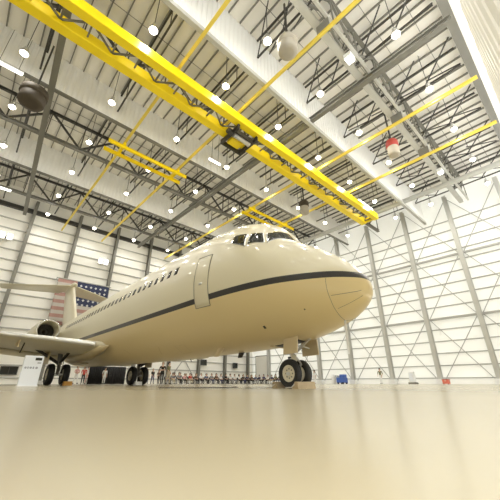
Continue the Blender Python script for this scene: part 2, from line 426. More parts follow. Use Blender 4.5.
# --- hanging drums
def drum(x, y, z, r, h, top, bot, lab):
    o = empty('hanging_drum', (x, y, z), lab, 'heater', 'drums hanging from the roof')
    MB().lathe([(r*.55, 0), (r*.9, .03), (r, .15), (r*.98, h*.5), (r*.92, h*.55)], (x, y, z), 'z', 24).build('skirt', bot, o)
    MB().lathe([(r*.95, h*.52), (r*1.08, h*.56), (r*1.08, h*.85), (r*.85, h*.97), (r*.2, h)], (x, y, z), 'z', 24).build('cap', top, o)
    MB().bar((x, y, z+h*.98), (x, y, ZR-.3), .1).build('stem', 'darksteel', o)
    MB().bar((x-r*.8, y, z+h+.1), (x+r*.8, y, z+h+.1), .1).build('bracket', 'darksteel', o)
drum(20.55, 5.95, 16.2, .42, 1.5, 'red', 'beige', 'hanging drum with red cap and beige skirt by the pale truss')
drum(22.35, 16.1, 16.2, .48, 1.5, 'brown', 'greyfab', 'grey hanging drum just beyond the middle of the crane')
drum(8.9, 6.6, 17.0, .55, 1.1, 'greyfab', 'greyfab', 'pale grey hanging drum beside a yellow rail at the top')
drum(-1.1, 19.2, 16.05, .72, 1.3, 'brown', 'brown', 'big dark brown hanging drum at the upper left beside the tie beam')

# --- floodlights and screens on the walls
for x, z, lab in ((.07, 15.3, 'white twin floodlight high on the left wall at the picture edge'), (10.6, 15.0, 'white twin floodlight high on the left wall above the tail fin')):
    o = empty('wall_floodlight', (x, YB, z), lab, 'light', 'wall floodlights')
    MB().box(x-.6, x+.6, YB-.45, YB-.12, z-.1, z+.05).build('bracket', 'lightsteel', o)
    for d in (-.35, .35):
        h_ = MB().box(x+d-.28, x+d+.28, YB-.8, YB-.45, z-.5, z+.3, .05).build('lamp_head', 'white', o)
        MB().box(x+d-.22, x+d+.22, YB-.83, YB-.8, z-.42, z+.22).build('lens', 'tube', h_)
for x, z, w, h, lab in ((27.7, 3.0, .6, .42, 'black wall screen left of the crowd beside a column'), (34.0, 2.75, .5, .42, 'black wall screen above the crowd near the far corner')):
    o = empty('wall_screen', (x, YB, z), lab, 'screen', 'black wall screens')
    MB().box(x-w, x+w, YB-.5, YB-.4, z-h, z+h, .02).build('casing', 'blackpl', o)
    MB().box(x-w+.06, x+w-.06, YB-.51, YB-.5, z-h+.06, z+h-.06).build('panel', 'glass', o)
    MB().box(x-.1, x+.1, YB-.4, YB-.12, z-.1, z+.1).build('bracket', 'steel', o)
w1 = MB().box(3.35, 4.75, YB-.2, YB-.1, .95, 1.65).build('window_1', 'glass'); tag(w1, 'small dark window low in the left wall under the wing', kind='structure')
for a in ((3.3, 4.8, .9, .97), (3.3, 4.8, 1.63, 1.7), (3.3, 3.37, .97, 1.63), (4.73, 4.8, .97, 1.63), (4.02, 4.08, .97, 1.63)):
    MB().box(a[0], a[1], YB-.22, YB-.1, a[2], a[3]).build('window_frame', 'darksteel', w1)
d1 = MB().box(XR-.3, XR-.13, 37.4, 40.2, 0, 4.3).build('door_1', 'wall'); tag(d1, 'cream sliding door in the right wall near the far corner', kind='structure')
for q in (37.4, 40.12): MB().box(XR-.36, XR-.13, q, q+.08, 0, 4.36).build('door_frame', 'steel', d1)
MB().box(XR-.36, XR-.13, 37.4, 40.2, 4.3, 4.4).build('door_head', 'steel', d1)

# --- flag on the left wall
fl = MB(); nx = 30
vs = []
for j, z in enumerate([6.2+5.4*k/6 for k in range(7)]):
    for i in range(nx+1): vs.append((6.1+5.9*i/nx, YB-.75+.05*math.sin(i*.9)*(1-j/8), z))
n1 = nx+1
fl.add(vs, [(j*n1+i, j*n1+i+1, (j+1)*n1+i+1, (j+1)*n1+i) for j in range(6) for i in range(nx)], True)
fo = empty('flag', (9, YB-.75, 6.2), 'large faded striped flag with star field hung on the left wall', 'flag')
fc = fl.build('cloth', 'flag', fo); md = fc.modifiers.new('solid', 'SOLIDIFY'); md.thickness = .02
MB().tube([(5.9, YB-.75, 11.66), (12.2, YB-.75, 11.66)], .06, 10).build('pole', 'lightsteel', fo)
for x in (6.0, 9.4, 12.1): MB().bar((x, YB-.75, 11.66), (x, YB-.13, 11.66), .06).build('bracket', 'lightsteel', fo)
# ================================================================ THE JET (nose towards -y, centreline x = P0)
P0=6.35;Q0=2.98
ST=[(0.0,.02,2.10,2.12,2.14),(.05,.24,1.90,2.12,2.34),(.2,.48,1.74,2.13,2.54),(.5,.78,1.55,2.17,2.88),(1.0,1.08,1.34,2.26,3.27),(1.6,1.34,1.17,2.42,3.67),(1.85,1.42,1.12,2.5,3.83),(2.15,1.49,1.08,2.58,4.2),(2.5,1.56,1.03,2.66,4.57),(3.0,1.63,1.0,2.75,4.84),(3.6,1.68,.98,2.82,5.0),(4.3,1.71,.97,2.86,5.08),(5.2,1.72,.96,2.90,5.12),(7,1.72,.95,2.9,5.12),(10,1.72,.95,2.9,5.1),(14,1.72,.97,2.9,5.0),(18,1.70,1.05,2.9,4.9),(21,1.67,1.12,2.92,4.82),(24,1.55,1.5,3.05,4.74),(27,1.25,2.15,3.3,4.64),(29.5,.85,2.85,3.6,4.52),(31.2,.4,3.4,3.8,4.3),(31.8,.05,3.8,3.9,4.0)]
def pchip(xs,ys):
    n=len(xs);h=[xs[i+1]-xs[i] for i in range(n-1)];d=[(ys[i+1]-ys[i])/h[i] for i in range(n-1)]
    m=[0]*n;m[0]=d[0];m[-1]=d[-1]
    for i in range(1,n-1):
        if d[i-1]*d[i]>0:
            w1=2*h[i]+h[i-1];w2=h[i]+2*h[i-1];m[i]=(w1+w2)/(w1/d[i-1]+w2/d[i])
    def f(x):
        x=min(max(x,xs[0]),xs[-1]);i=0
        while i<n-2 and x>xs[i+1]:i+=1
        t=(x-xs[i])/h[i];t2=t*t;t3=t2*t
        return (2*t3-3*t2+1)*ys[i]+(t3-2*t2+t)*h[i]*m[i]+(-2*t3+3*t2)*ys[i+1]+(t3-t2)*h[i]*m[i+1]
    return f
_f=[pchip([s[0] for s in ST],[s[k] for s in ST]) for k in range(1,5)]
def sec(s): return tuple(f(s) for f in _f)
def pt(s,a,off=0):
    w,zb,zw,zt=sec(s);ca,sa=math.cos(a),math.sin(a)
    hh=(zt-zw) if sa>0 else (zw-zb)
    x=w*ca;z=hh*sa
    if off:
        nx,nz=ca/max(w,.01),sa/max(hh,.01);L=math.hypot(nx,nz);x+=off*nx/L;z+=off*nz/L
    return (P0+x,Q0+s,zw+z)
jet = empty('airliner', (P0, Q0, 0), 'cream twin engine airliner with dark stripe and tan belly parked in the hangar', 'airplane')
S_ = []; s = 0.
while s < 31.8:
    S_.append(s); s += .02 if s < .2 else (.06 if s < 1 else (.12 if s < 6 else .4))
S_.append(31.8)
NA = 64
fb = MB(); fb.loft([[pt(s, 2*PI*k/NA) for k in range(NA)] for s in S_])
fus = fb.build('fuselage', 'fuselage', jet)

def patch(poly, off, th=.012, n=8):
    """a thin panel lying on the fuselage skin; poly is a quad of (s, angle in degrees)"""
    mb = MB(); P = [poly[i] for i in range(4)]
    def q(u, v):
        return [P[0][k]*(1-u)*(1-v)+P[1][k]*u*(1-v)+P[2][k]*u*v+P[3][k]*(1-u)*v for k in (0, 1)]
    out = []; inn = []
    for j in range(n+1):
        for i in range(n+1):
            s, a = q(i/n, j/n)
            out.append(pt(s, math.radians(a), off)); inn.append(pt(s, math.radians(a), off-th-.02))
    m1 = n+1; fs = [(j*m1+i, j*m1+i+1, (j+1)*m1+i+1, (j+1)*m1+i) for j in range(n) for i in range(n)]
    mb.add(out+inn, fs+[tuple(x+m1*m1 for x in reversed(f)) for f in fs]
           + [(i, i+m1*m1, i+1+m1*m1, i+1) for i in range(n)] + [(n*m1+i+1, n*m1+i+1+m1*m1, n*m1+i+m1*m1, n*m1+i) for i in range(n)]
           + [((i+1)*m1, (i+1)*m1+m1*m1, i*m1+m1*m1, i*m1) for i in range(n)] + [(i*m1+n, i*m1+n+m1*m1, (i+1)*m1+n+m1*m1, (i+1)*m1+n) for i in range(n)], True)
    return mb
def rect(s0, s1, a0, a1): return [(s0, a0), (s1, a0), (s1, a1), (s0, a1)]
def mirror(poly): return [(s, 180-a) for s, a in poly]
def line_on(pts, w=.018, off=.004):
    """a narrow seam on the skin"""
    mb = MB(); P = []
    for i in range(len(pts)-1):
        for k in range(8):
            t = k/8; P.append([pts[i][j]*(1-t)+pts[i+1][j]*t for j in (0, 1)])
    P.append(list(pts[-1]))
    return mb.tube([pt(s, math.radians(a), off-w*.4) for s, a in P], w/2, 6)
# cockpit glazing
WA = [(3.22, 150.5), (3.2, 141.5), (2.78, 139.5), (2.66, 154)]
WB = [(2.56, 152), (2.62, 138.5), (2.33, 131.5), (2.13, 142)]
WC = [(2.06, 138), (2.24, 127.5), (2.09, 96), (1.84, 97)]
for w in (WA, WB, WC):
    for pl in (w, mirror(w)):
        cx = sum(a for a, _ in pl)/4; cy = sum(b for _, b in pl)/4
        fr = [(cx+(a-cx)*1.1, cy+(b-cy)*1.1) for a, b in pl]
        f_ = patch(fr, .008).build('window_surround', 'alu', fus)
        patch(pl, .016).build('pane', 'glass', f_)
# cabin windows
for i in range(30):
    s = 6.0+.508*i
    for pl in (rect(s-.11, s+.11, 163.5, 156.0), mirror(rect(s-.11, s+.11, 163.5, 156.0))):
        patch(pl, .007, n=3).build('cabin_window', 'glass', fus)
# service door ahead of the wing, interrupts the stripe
DR = rect(3.92, 4.62, 203, 158)
d = patch(DR, .01, n=12).build('service_door', 'cream', fus)
for k in range(4): line_on([DR[k], DR[(k+1) % 4]], .022, .016).build('door_seam', 'steel', d)
patch(rect(4.2, 4.35, 183, 181), .02, n=2).build('door_handle', 'alu', d)
DR2 = mirror(rect(3.6, 4.45, 203, 158))
d = patch(DR2, .01, n=12).build('passenger_door', 'cream', fus)
for k in range(4): line_on([DR2[k], DR2[(k+1) % 4]], .022, .016).build('door_seam', 'steel', d)
# radome seam, lightning strips, small belly details
line_on([(.58, 175), (.585, 190), (.6, 216), (.65, 244), (.72, 272), (.66, 300), (.6, 330), (.58, 365)], .012, .003).build('radome_seam', 'steel', fus)
line_on([(.56, 208), (.3, 209), (.08, 212)], .012, .004).build('lightning_strip', 'steel', fus)
line_on([(.58, 236), (.3, 236), (.1, 236)], .010, .003).build('lightning_strip', 'steel', fus)
patch(rect(2.36, 2.42, 233, 230), .012, n=3).build('static_vent', 'darksteel', fus)
patch(rect(1.16, 1.185, 221, 219.3), .01, n=2).build('pitot_port', 'darksteel', fus)
def blade(s, a, h, c, t, m, nm):
    b0 = Vector(pt(s, a)); b1 = Vector(pt(s+c, a)); nrm = (Vector(pt(s, a, .1))-b0).normalized()
    tx = nrm.cross(Vector((0, 1, 0))).normalized()*t
    tip0 = b0+nrm*h+Vector((0, c*.45, 0)); tip1 = b1+nrm*h+Vector((0, c*.15, 0))
    MB().loft([[b0-nrm*.04, b0-nrm*.04+Vector((0, c*.5, 0))+tx, b1-nrm*.04, b0-nrm*.04+Vector((0, c*.5, 0))-tx], [tip0, (tip0+tip1)/2+tx*.5, tip1, (tip0+tip1)/2-tx*.5]], False).build(nm, m, fus)
blade(4.45, math.radians(250), .26, .34, .025, 'tan', 'blade_antenna')
blade(4.2, math.radians(270), .14, .3, .05, 'darksteel', 'blade_antenna')
blade(9, math.radians(90), .35, .4, .03, 'cream', 'blade_antenna')
line_on([(7.9, 233), (8.2, 246)], .03).build('panel_seam', 'tan', fus)
line_on([(10.9, 228), (10.6, 238)], .03).build('panel_seam', 'tan', fus)
line_on([(6.2, 236), (6.8, 236), (6.8, 250), (6.2, 250), (6.2, 236)], .014).build('panel_seam', 'tan', fus)
# streamer hanging below the nose
sp = Vector(pt(.72, math.radians(270)))
o = MB().bar(sp+Vector((0, 0, .02)), sp+Vector((0, .01, -.74)), .05, .01).build('streamer', 'white', fus)

# ---- wings
def airfoil(le, te, th, n=14):
    """closed section between leading and trailing edge points"""
    le = Vector(le); te = Vector(te); c = (te-le).length; out = []
    for k in range(2*n):
        u = k/n if k < n else (2*n-k)/n
        x = (1-math.cos(PI*u))/2
        y = 5*th*(.2969*math.sqrt(x)-.126*x-.3516*x*x+.2843*x**3-.1036*x**4)
        z = (y if k < n else -y*.75)*c
        p = le+(te-le)*x; out.append((p.x, p.y, p.z+z))
    return out
for sg in (-1, 1):
    def W(dx, y, z): return (P0+sg*dx, y, z)
    secs = []
    for dx, yl, zl, ch, zt, th in ((.9, 15.2, 1.7, 7.4, 1.52, .1), (1.75, 15.9, 1.8, 6.2, 1.6, .1), (3.5, 16.65, 1.98, 5.0, 1.74, .1), (5.4, 17.5, 2.14, 4.1, 1.9, .1), (9.5, 19.3, 2.5, 2.8, 2.28, .11), (13.9, 21.2, 2.9, 1.5, 2.85, .1), (14.2, 21.7, 2.93, .9, 2.9, .07)):
        secs.append(airfoil(W(dx, yl, zl), W(dx, yl+ch, zt), th))
    wing = MB().loft(secs).build('wing', 'greypaint', jet)
    # leading edge strip, flap, fairings
    MB().tube([W(1.8, 15.9, 1.805), W(3.5, 16.63, 1.98), W(5.4, 17.48, 2.14), W(9.5, 19.28, 2.5), W(13.8, 21.14, 2.89)], [.11, .1, .085, .06, .04], 10).build('slat', 'alu', wing)
    fl_ = MB().loft([airfoil(W(dx, y, z), W(dx, y+c, z-.22), .12, 8) for dx, y, z, c in ((1.8, 21.6, 1.56, 1.3), (4.0, 21.3, 1.74, 1.1), (7.5, 21.2, 2.02, .9))])
    fl_.build('flap', 'cream', wing)
    for dx, y, z in ((3.1, 19.6, 1.58), (5.6, 19.8, 1.82), (8.3, 20.6, 2.12)):
        MB().tube([W(dx, y, z+.1), W(dx, y+.5, z-.03), W(dx, y+1.6, z-.08), W(dx, y+2.5, z-.04), W(dx, y+2.9, z+.02)], [.03, .14, .16, .1, .02], 10).build('flap_fairing', 'greypaint', wing)
    MB().loft([[W(dx, y, z) for dx, y, z in r] for r in (((4.55, 17.2, 1.9), (4.6, 17.2, 1.9), (4.6, 19, 1.85), (4.55, 19, 1.85)), ((4.55, 17.35, 1.6), (4.6, 17.35, 1.6), (4.6, 18.2, 1.72), (4.55, 18.2, 1.72)))], False).build('wing_fence', 'tan', wing)
    MB().tube([W(4.35, 17.55, 1.8), W(4.45, 17.3, 1.35)], .03, 8).build('drain_mast', 'darksteel', wing)
    MB().lathe([(.02, 0), (.05, .04), (.06, .1), (.05, .16)], W(13.6, 21.0, 2.92), 'y', 10).build('navigation_light', 'alu', wing)
    # wing root fairing
    MB().tube([(P0+sg*1.5, 14.9, 1.66), (P0+sg*1.55, 15.8, 1.6), (P0+sg*1.5, 17.5, 1.46), (P0+sg*1.48, 20.5, 1.38), (P0+sg*1.4, 23.2, 1.5)], [.04, .16, .27, .27, .05], 16).build('root_fairing', 'tan', wing)

    # ---- engine
    ex, ez = P0+sg*2.5, 3.36; ey = 24.2
    en = MB().lathe([(.54, 1.4), (.57, .25), (.62, .05), (.655, 0), (.68, .06), (.73, .4), (.76, 1.4), (.74, 2.6), (.66, 4.2), (.56, 5.0), (.5, 5.0), (.52, 4.6)], (ex, ey, ez), 'y', 36, caps=False).build('engine', 'cream', jet)
    MB().lathe([(.61, .05), (.64, -.005), (.665, .0), (.695, .07), (.69, .09), (.65, .04), (.62, .07)], (ex, ey-.01, ez), 'y', 36, caps=False).build('intake_lip', 'chrome', en)
    f_ = MB().lathe([(.55, 1.25), (.55, 1.3)], (ex, ey, ez), 'y', 36).build('fan', 'blackpl', en)
    for k in range(20):
        a = 2*PI*k/20
        MB().bar((ex+.17*math.cos(a), ey+1.22, ez+.17*math.sin(a)), (ex+.53*math.cos(a+.1), ey+1.18, ez+.53*math.sin(a+.1)), .09, .015, up=(0, 1, .5)).build('fan_blade', 'darksteel', f_)
    MB().lathe([(.005, .88), (.08, .95), (.15, 1.1), (.18, 1.25)], (ex, ey, ez), 'y', 20).build('spinner', 'darksteel', f_)
    MB().lathe([(.52, 4.9), (.5, 5.0), (.4, 5.35), (.36, 5.35), (.4, 4.9)], (ex, ey, ez), 'y', 30).build('exhaust_nozzle', 'steel', en)
    xi = P0+sg*1.3
    MB().loft([airfoil((x, y, z), (x, y+c, z), .09, 8) for x, y, z, c in ((xi, 25.0, 3.4, 3.8), (ex-sg*.68, 25.2, 3.35, 3.2))]).build('pylon', 'cream', en)

# ---- tail
fin = MB().loft([airfoil((P0, y, z), (P0, y+c, z), .001, 10) for y, z, c in ((27.2, 4.2, 6.0),)]*2) if False else MB()
def fin_sec(y, z, c, t, n=10):
    out = []
    for k in range(2*n):
        u = k/n if k < n else (2*n-k)/n
        x = (1-math.cos(PI*u))/2
        d_ = 5*t*(.2969*math.sqrt(x)-.126*x-.3516*x*x+.2843*x**3-.1036*x**4)*c
        out.append((P0+(d_ if k < n else -d_), y+c*x, z))
    return out
fin.loft([fin_sec(27.6, 4.1, 5.6, .1), fin_sec(28.9, 5.2, 4.7, .1), fin_sec(32.4, 8.75, 3.5, .1), fin_sec(32.6, 8.95, 3.4, .1)])
fn = fin.build('tail_fin', 'cream', jet)
MB().loft([fin_sec(31.55, 4.9, 1.7, .07), fin_sec(34.6, 8.4, 1.2, .07)]).build('rudder', 'greypaint', fn)
MB().tube([(P0, 31.9, 8.85), (P0, 32.4, 8.87), (P0, 34, 8.9), (P0, 36.3, 8.92)], [.05, .26, .3, .04], 16).build('bullet_fairing', 'cream', fn)
for sg in (-1, 1):
    st = MB().loft([airfoil((P0+sg*dx, y, z), (P0+sg*dx, y+c, z), .07, 10) for dx, y, z, c in ((0, 32.6, 8.86, 3.3), (.3, 32.75, 8.86, 3.2), (5.5, 36.0, 8.72, 1.5), (5.6, 36.4, 8.72, 1.0))]).build('stabilizer', 'cream', jet)
    MB().loft([airfoil((P0+sg*dx, y, z), (P0+sg*dx, y+c, z-.02), .08, 8) for dx, y, z, c in ((.4, 35.8, 8.85, .75), (5.3, 37.3, 8.72, .5))]).build('elevator', 'greypaint', st)
MB().tube([(P0, Q0+31.0, 3.85), (P0, Q0+31.9, 3.95), (P0, Q0+32.6, 4.0)], [.42, .25, .03], 16).build('tail_cone', 'cream', jet)

# ---- landing gear
def wheel(x, y, r, w, parent, hubr, sgn):
    z = r
    t = MB().lathe([(hubr, -w*.32), (r*.78, -w*.46), (r*.93, -w*.42), (r*.99, -w*.22), (r, 0), (r*.99, w*.22), (r*.93, w*.42), (r*.78, w*.46), (hubr, w*.32)], (x, y, z), 'x', 40, caps=False).build('tyre', 'blackrubber', parent)
    for k in (-.18, 0, .18):
        MB().lathe([(r*.985, -.008), (r*1.003, -.006), (r*1.003, .006), (r*.985, .008)], (x+k*w, y, z), 'x', 40, caps=False).build('tread_rib', 'blackrubber', t)
    h = MB().lathe([(.02, sgn*w*.28), (hubr*.3, sgn*w*.3), (hubr*.38, sgn*w*.18), (hubr*.75, sgn*w*.16), (hubr*.88, sgn*w*.32), (hubr*1.03, sgn*w*.34), (hubr*1.03, -sgn*w*.3), (.02, -sgn*w*.3)], (x, y, z), 'x', 32).build('hub', 'hub', t)
    MB().lathe([(.005, sgn*w*.38), (hubr*.2, sgn*w*.37), (hubr*.22, sgn*w*.2)], (x, y, z), 'x', 16).build('hub_cap', 'tan', t)
    for k in range(8):
        a = 2*PI*k/8
        MB().lathe([(hubr*.1, sgn*w*.15), (hubr*.1, sgn*w*.2)], (x, y+hubr*.56*math.cos(a), z+hubr*.56*math.sin(a)), 'x', 8).build('hub_hole', 'steel', t)
    return t
ny = 5.27
g = MB().tube([(P0, ny+.12, 1.25), (P0, ny, .62)], .075, 16).tube([(P0, ny, .66), (P0, ny, .33)], .055, 16).build('nose_gear', 'hub', jet)
MB().tube([(P0-.3, ny, .33), (P0+.3, ny, .33)], .045, 12).build('axle', 'alu', g)
MB().bar((P0-.04, ny-.1, .72), (P0-.02, ny-.22, .55), .05, .03).bar((P0-.02, ny-.22, .55), (P0, ny-.08, .38), .05, .03).build('torque_link', 'alu', g)
MB().tube([(P0, ny-.02, .82), (P0, ny-.55, 1.15)], .035, 10).build('drag_brace', 'alu', g)
MB().bar((P0-.16, ny+.06, .72), (P0-.16, ny-.02, .5), .03).bar((P0+.16, ny+.06, .72), (P0+.16, ny-.02, .5), .03).bar((P0-.16, ny+.06, .72), (P0+.16, ny+.06, .72), .03).build('steering_yoke', 'darksteel', g)
MB().lathe([(.07, 0), (.075, -.03), (.06, -.05)], (P0-.12, ny-.1, .84), 'y', 14).build('taxi_light', 'alu', g)
for sg in (-1, 1): wheel(P0+sg*.2, ny, .335, .19, g, .19, sg)
for sg in (-1, 1):
    x = P0+(-.42 if sg < 0 else .34); yb, ye = (4.78, 5.22) if sg < 0 else (4.78, 5.3)
    dmb = MB().loft([[(x, yb, 1.16), (x, ye, 1.13), (x+sg*.03, ye, 1.13), (x+sg*.03, yb, 1.16)], [(x+sg*.03, yb, .78), (x+sg*.03, ye, .76), (x+sg*.06, ye, .76), (x+sg*.06, yb, .78)]], False)
    dd = dmb.build('gear_door', 'tan', g)
    MB().tube([(x+sg*.02, 5.05, .95), (P0+sg*.08, 5.2, 1.02)], .018, 8).build('door_rod', 'alu', dd)
MB().loft([[(P0-.3, 5.75, 1.12), (P0+.3, 5.75, 1.12), (P0+.3, 5.78, 1.12), (P0-.3, 5.78, 1.12)], [(P0-.28, 5.82, 1.0), (P0+.28, 5.82, 1.0), (P0+.28, 5.85, 1.0), (P0-.28, 5.85, 1.0)]], False).build('gear_door', 'tan', g)
patch(rect(1.95, 2.75, 262, 278), .006).build('well_shade_patch', 'blackpl', g)  # flat dark patch on closed skin, stands in for shade in the well
my = 19.8
for sg in (-1, 1):
    mx = P0+sg*(2.28 if sg < 0 else 2.16)
    g = MB().tube([(mx+sg*.1, my, 1.95), (mx, my, 1.0)], .12, 16).tube([(mx, my, 1.05), (mx, my, .52)], .085, 16).build('main_gear', 'steel', jet)
    MB().tube([(mx-.5, my, .53), (mx+.5, my, .53)], .07, 12).build('axle', 'alu', g)
    for d in (-1, 1): wheel(mx+d*.36, my, .53, .34, g, .27, d)
    MB().tube([(mx, my, 1.05), (mx+sg*1.3, my-.15, 1.78)], .075, 10).build('side_brace', 'darksteel', g)
    MB().tube([(mx, my, 1.1), (mx-sg*.1, my-1.5, 1.72)], .07, 10).build('drag_brace', 'darksteel', g)
    MB().bar((mx, my-.13, .98), (mx, my-.36, .76), .07, .04).bar((mx, my-.36, .76), (mx, my-.1, .56), .07, .04).build('torque_link', 'steel', g)
    MB().box(mx+sg*.62, mx+sg*.66, my-.45, my+.5, 1.02, 1.75).build('gear_door', 'tan', g)
    MB().box(mx-sg*1.0-.3, mx-sg*1.0+.3, my-.55, my+.55, 1.08, 1.16).build('gear_door', 'tan', g)
    MB().tube([(mx+.14, my-.05, 1.5), (mx+.16, my-.1, .9), (mx+.2, my-.05, .6)], .02, 8).build('brake_hose', 'blackpl', g)
# ================================================================ things on the floor
def chock(x0, x1, y, m, lab, d=1, grp='nose wheel chocks', h=.15, w=.2):
    o = empty('wheel_chock', ((x0+x1)/2, y, 0), lab, 'chock', grp)
    MB().loft([[(x, y-w/2, 0), (x, y+w/2, 0), (x, y+w/2-(.1 if d > 0 else .02), h), (x, y-w/2+(.1 if d < 0 else .02), h)] for x in (x0, x1)], False).build('block', m, o)
    MB().tube([(x0-.02, y, h*.6), (x0-.12, y, .03), (x0-.1, y+.2, .02)], .012, 6).build('rope', 'greyfab', o)
chock(5.72, 6.36, 4.78, 'wood', 'long wooden chock in front of the nose wheels', 1)
chock(6.0, 6.6, 5.66, 'wood', 'long wooden chock behind the nose wheels', -1)
chock(8.1, 8.5, 19.1, 'white', 'white chock in front of the far main wheels', 1, 'main wheel chocks', .2, .3)
chock(4.3, 4.7, 19.1, 'orange', 'orange brown chock at the near main wheels', 1, 'main wheel chocks', .2, .3)
# white information board under the wing
o = empty('information_board', (2.12, 15, 0), 'white standing board with a black screen and grey print under the wing', 'board')
MB().box(1.85, 2.48, 14.9, 15.08, 0, 1.1, .015).build('panel', 'boardwhite', o)
MB().box(2.2, 2.42, 14.885, 14.9, .93, 1.03).build('screen', 'glass', o)
lg = MB()
for k, (x, w) in enumerate(((1.92, .06), (2.01, .04), (2.08, .07), (2.18, .05), (2.27, .08))):
    lg.lathe([(.02+w*.3, 0), (.02+w*.3, .008)], (x+w/2, 14.89, .66), 'y', 12) if k % 2 == 0 else lg.box(x, x+w, 14.89, 14.9, .62, .70)
lg.box(2.3, 2.42, 14.89, 14.9, .82, .86)
lg.build('printed_mark', 'greymark', o)
MB().box(1.83, 2.5, 14.85, 15.15, 0, .03).build('foot', 'white', o)
# black drapes
for k, (x0, x1, lab) in enumerate(((8.55, 9.6, 'left black draped screen standing beyond the fuselage'), (9.64, 10.8, 'middle black draped screen standing beyond the fuselage'), (10.84, 11.85, 'right black draped screen beside the far main wheels'))):
    o = empty('draped_screen', ((x0+x1)/2, 30+k*.15, 0), lab, 'screen', 'black draped screens')
    mb = MB(); n = 24; y = 30+k*.15
    a = [(x0+(x1-x0)*i/n, y+.05*math.sin(i*1.7)) for i in range(n+1)]
    m1 = n+1
    mb.add([(p, q, .03) for p, q in a]+[(p, q*.999+.03, 1.48) for p, q in a], [(i, i+1, i+1+m1, i+m1) for i in range(n)], True)
    c = mb.build('drape', 'black', o); md = c.modifiers.new('solid', 'SOLIDIFY'); md.thickness = .03
    MB().tube([(x0, y+.03, 1.5), (x1, y+.03, 1.5)], .025, 8).build('top_rail', 'alu', o)
    for x in (x0+.05, x1-.05):
        MB().tube([(x, y+.1, 0), (x, y+.1, 1.5)], .025, 8).build('post', 'alu', o)
        MB().box(x-.04, x+.04, y-.1, y+.35, 0, .025).build('foot', 'steel', o)
# cable on the floor
cb = MB().tube([(4.0, 7.9, .008), (4.4, 7.35, .008), (4.9, 7.05, .008), (5.4, 7.0, .008), (5.9, 7.15, .008), (6.3, 7.45, .008), (7.2, 8.6, .008), (9, 11, .008), (12, 16, .008)], .008, 8).build('floor_cable', 'blackrubber')
tag(cb, 'thin dark cable lying on the floor under the fuselage', 'cable')
# equipment along the right wall
XW = 36.6
o = empty('service_cart', (XW, 22.9, 0), 'blue wheeled service cart against the right wall', 'cart')
MB().box(XW-.45, XW+.45, 22.25, 23.35, .16, .75, .04).build('body', 'blue', o)
MB().box(XW-.4, XW+.4, 22.3, 22.9, .75, 1.12, .04).build('tank', 'blue', o)
MB().box(XW-.42, XW+.35, 22.95, 23.3, .75, .98, .03).build('control_box', 'greymark', o)
for y in (22.45, 23.15):
    for x in (XW-.4, XW+.4): MB().lathe([(.15, -.04), (.16, 0), (.15, .04)], (x, y, .16), 'x', 16).build('wheel', 'blackrubber', o)
MB().tube([(XW-.3, 23.35, .7), (XW-.3, 23.55, 1.0), (XW+.3, 23.55, 1.0), (XW+.3, 23.35, .7)], .025, 8).build('push_handle', 'darksteel', o)
o = empty('drum_barrel', (XW, 24.0, 0), 'white upright barrel just left of the blue cart', 'barrel')
MB().lathe([(.26, 0), (.28, .03), (.28, .4), (.295, .42), (.28, .44), (.28, .8), (.295, .82), (.28, .84), (.27, 1.05)], (XW, 24.0, 0), 'z', 24).build('body', 'white', o)
MB().lathe([(.28, 1.05), (.28, 1.09), (.05, 1.1), (.05, 1.13)], (XW, 24.0, 0), 'z', 24).build('lid', 'lightsteel', o)
o = empty('water_cooler', (XW+.3, 14.27, 0), 'tall white cabinet on a dark base against the right wall', 'cabinet')
MB().box(XW, XW+.5, 14.02, 14.55, .18, 1.25, .02).build('body', 'white', o)
MB().box(XW-.08, XW+.55, 13.87, 14.67, 0, .18).build('base', 'steel', o)
MB().box(XW-.012, XW, 14.09, 14.49, .3, 1.1).build('door', 'boardwhite', o)
MB().box(XW-.04, XW-.012, 14.13, 14.17, .7, .9).build('handle', 'alu', o)
o = empty('hose_box', (XW+.2, 11.05, 0), 'low orange red box beside a column plinth at the right wall', 'box')
MB().box(XW-.05, XW+.4, 10.75, 11.35, .04, .42, .03).build('body', 'redbright', o)
MB().box(XW-.08, XW+.43, 10.72, 11.38, .42, .47, .01).build('lid', 'red', o)
MB().box(XW-.075, XW-.05, 10.98, 11.12, .3, .36).build('latch', 'alu', o)
for y in (10.85, 11.25): MB().lathe([(.05, -.02), (.05, .02)], (XW, y, .05), 'x', 12).build('wheel', 'blackrubber', o)

# ================================================================ people
def figure(name, J, E, tags, sub=1):
    """one continuous skinned body; J: joint -> (x, y, z, radius)"""
    keys = list(J); me = bpy.data.meshes.new(name)
    me.from_pydata([J[k][:3] for k in keys], [(keys.index(a), keys.index(b)) for a, b in E], [])
    ob = bpy.data.objects.new('tmp', me); COL.objects.link(ob)
    ob.modifiers.new('skin', 'SKIN')
    sk = me.skin_vertices[0].data
    for i, k in enumerate(keys):
        r = J[k][3]; sk[i].radius = r if isinstance(r, tuple) else (r, r); sk[i].use_root = (i == 0)
    ss = ob.modifiers.new('sub', 'SUBSURF'); ss.levels = ss.render_levels = sub
    dg = bpy.context.evaluated_depsgraph_get(); ev = ob.evaluated_get(dg)
    m2 = bpy.data.meshes.new_from_object(ev); m2.name = name
    bpy.data.objects.remove(ob)
    segs = [(Vector(J[a][:3]), Vector(J[b][:3]), tags.get(b, 0)) for a, b in E]
    for p in m2.polygons:
        c = p.center; best = 9e9; bi = 0
        for a, b, t in segs:
            d = b-a; u = max(0, min(1, (c-a).dot(d)/max(d.length_squared, 1e-9))); dd = (c-(a+d*u)).length
            if dd < best-1e-6: best = dd; bi = t
        p.material_index = bi; p.use_smooth = True
    for n in ('c_grey', 'c_black', 'skin', 'blackpl'): m2.materials.append(M[n])
    return m2
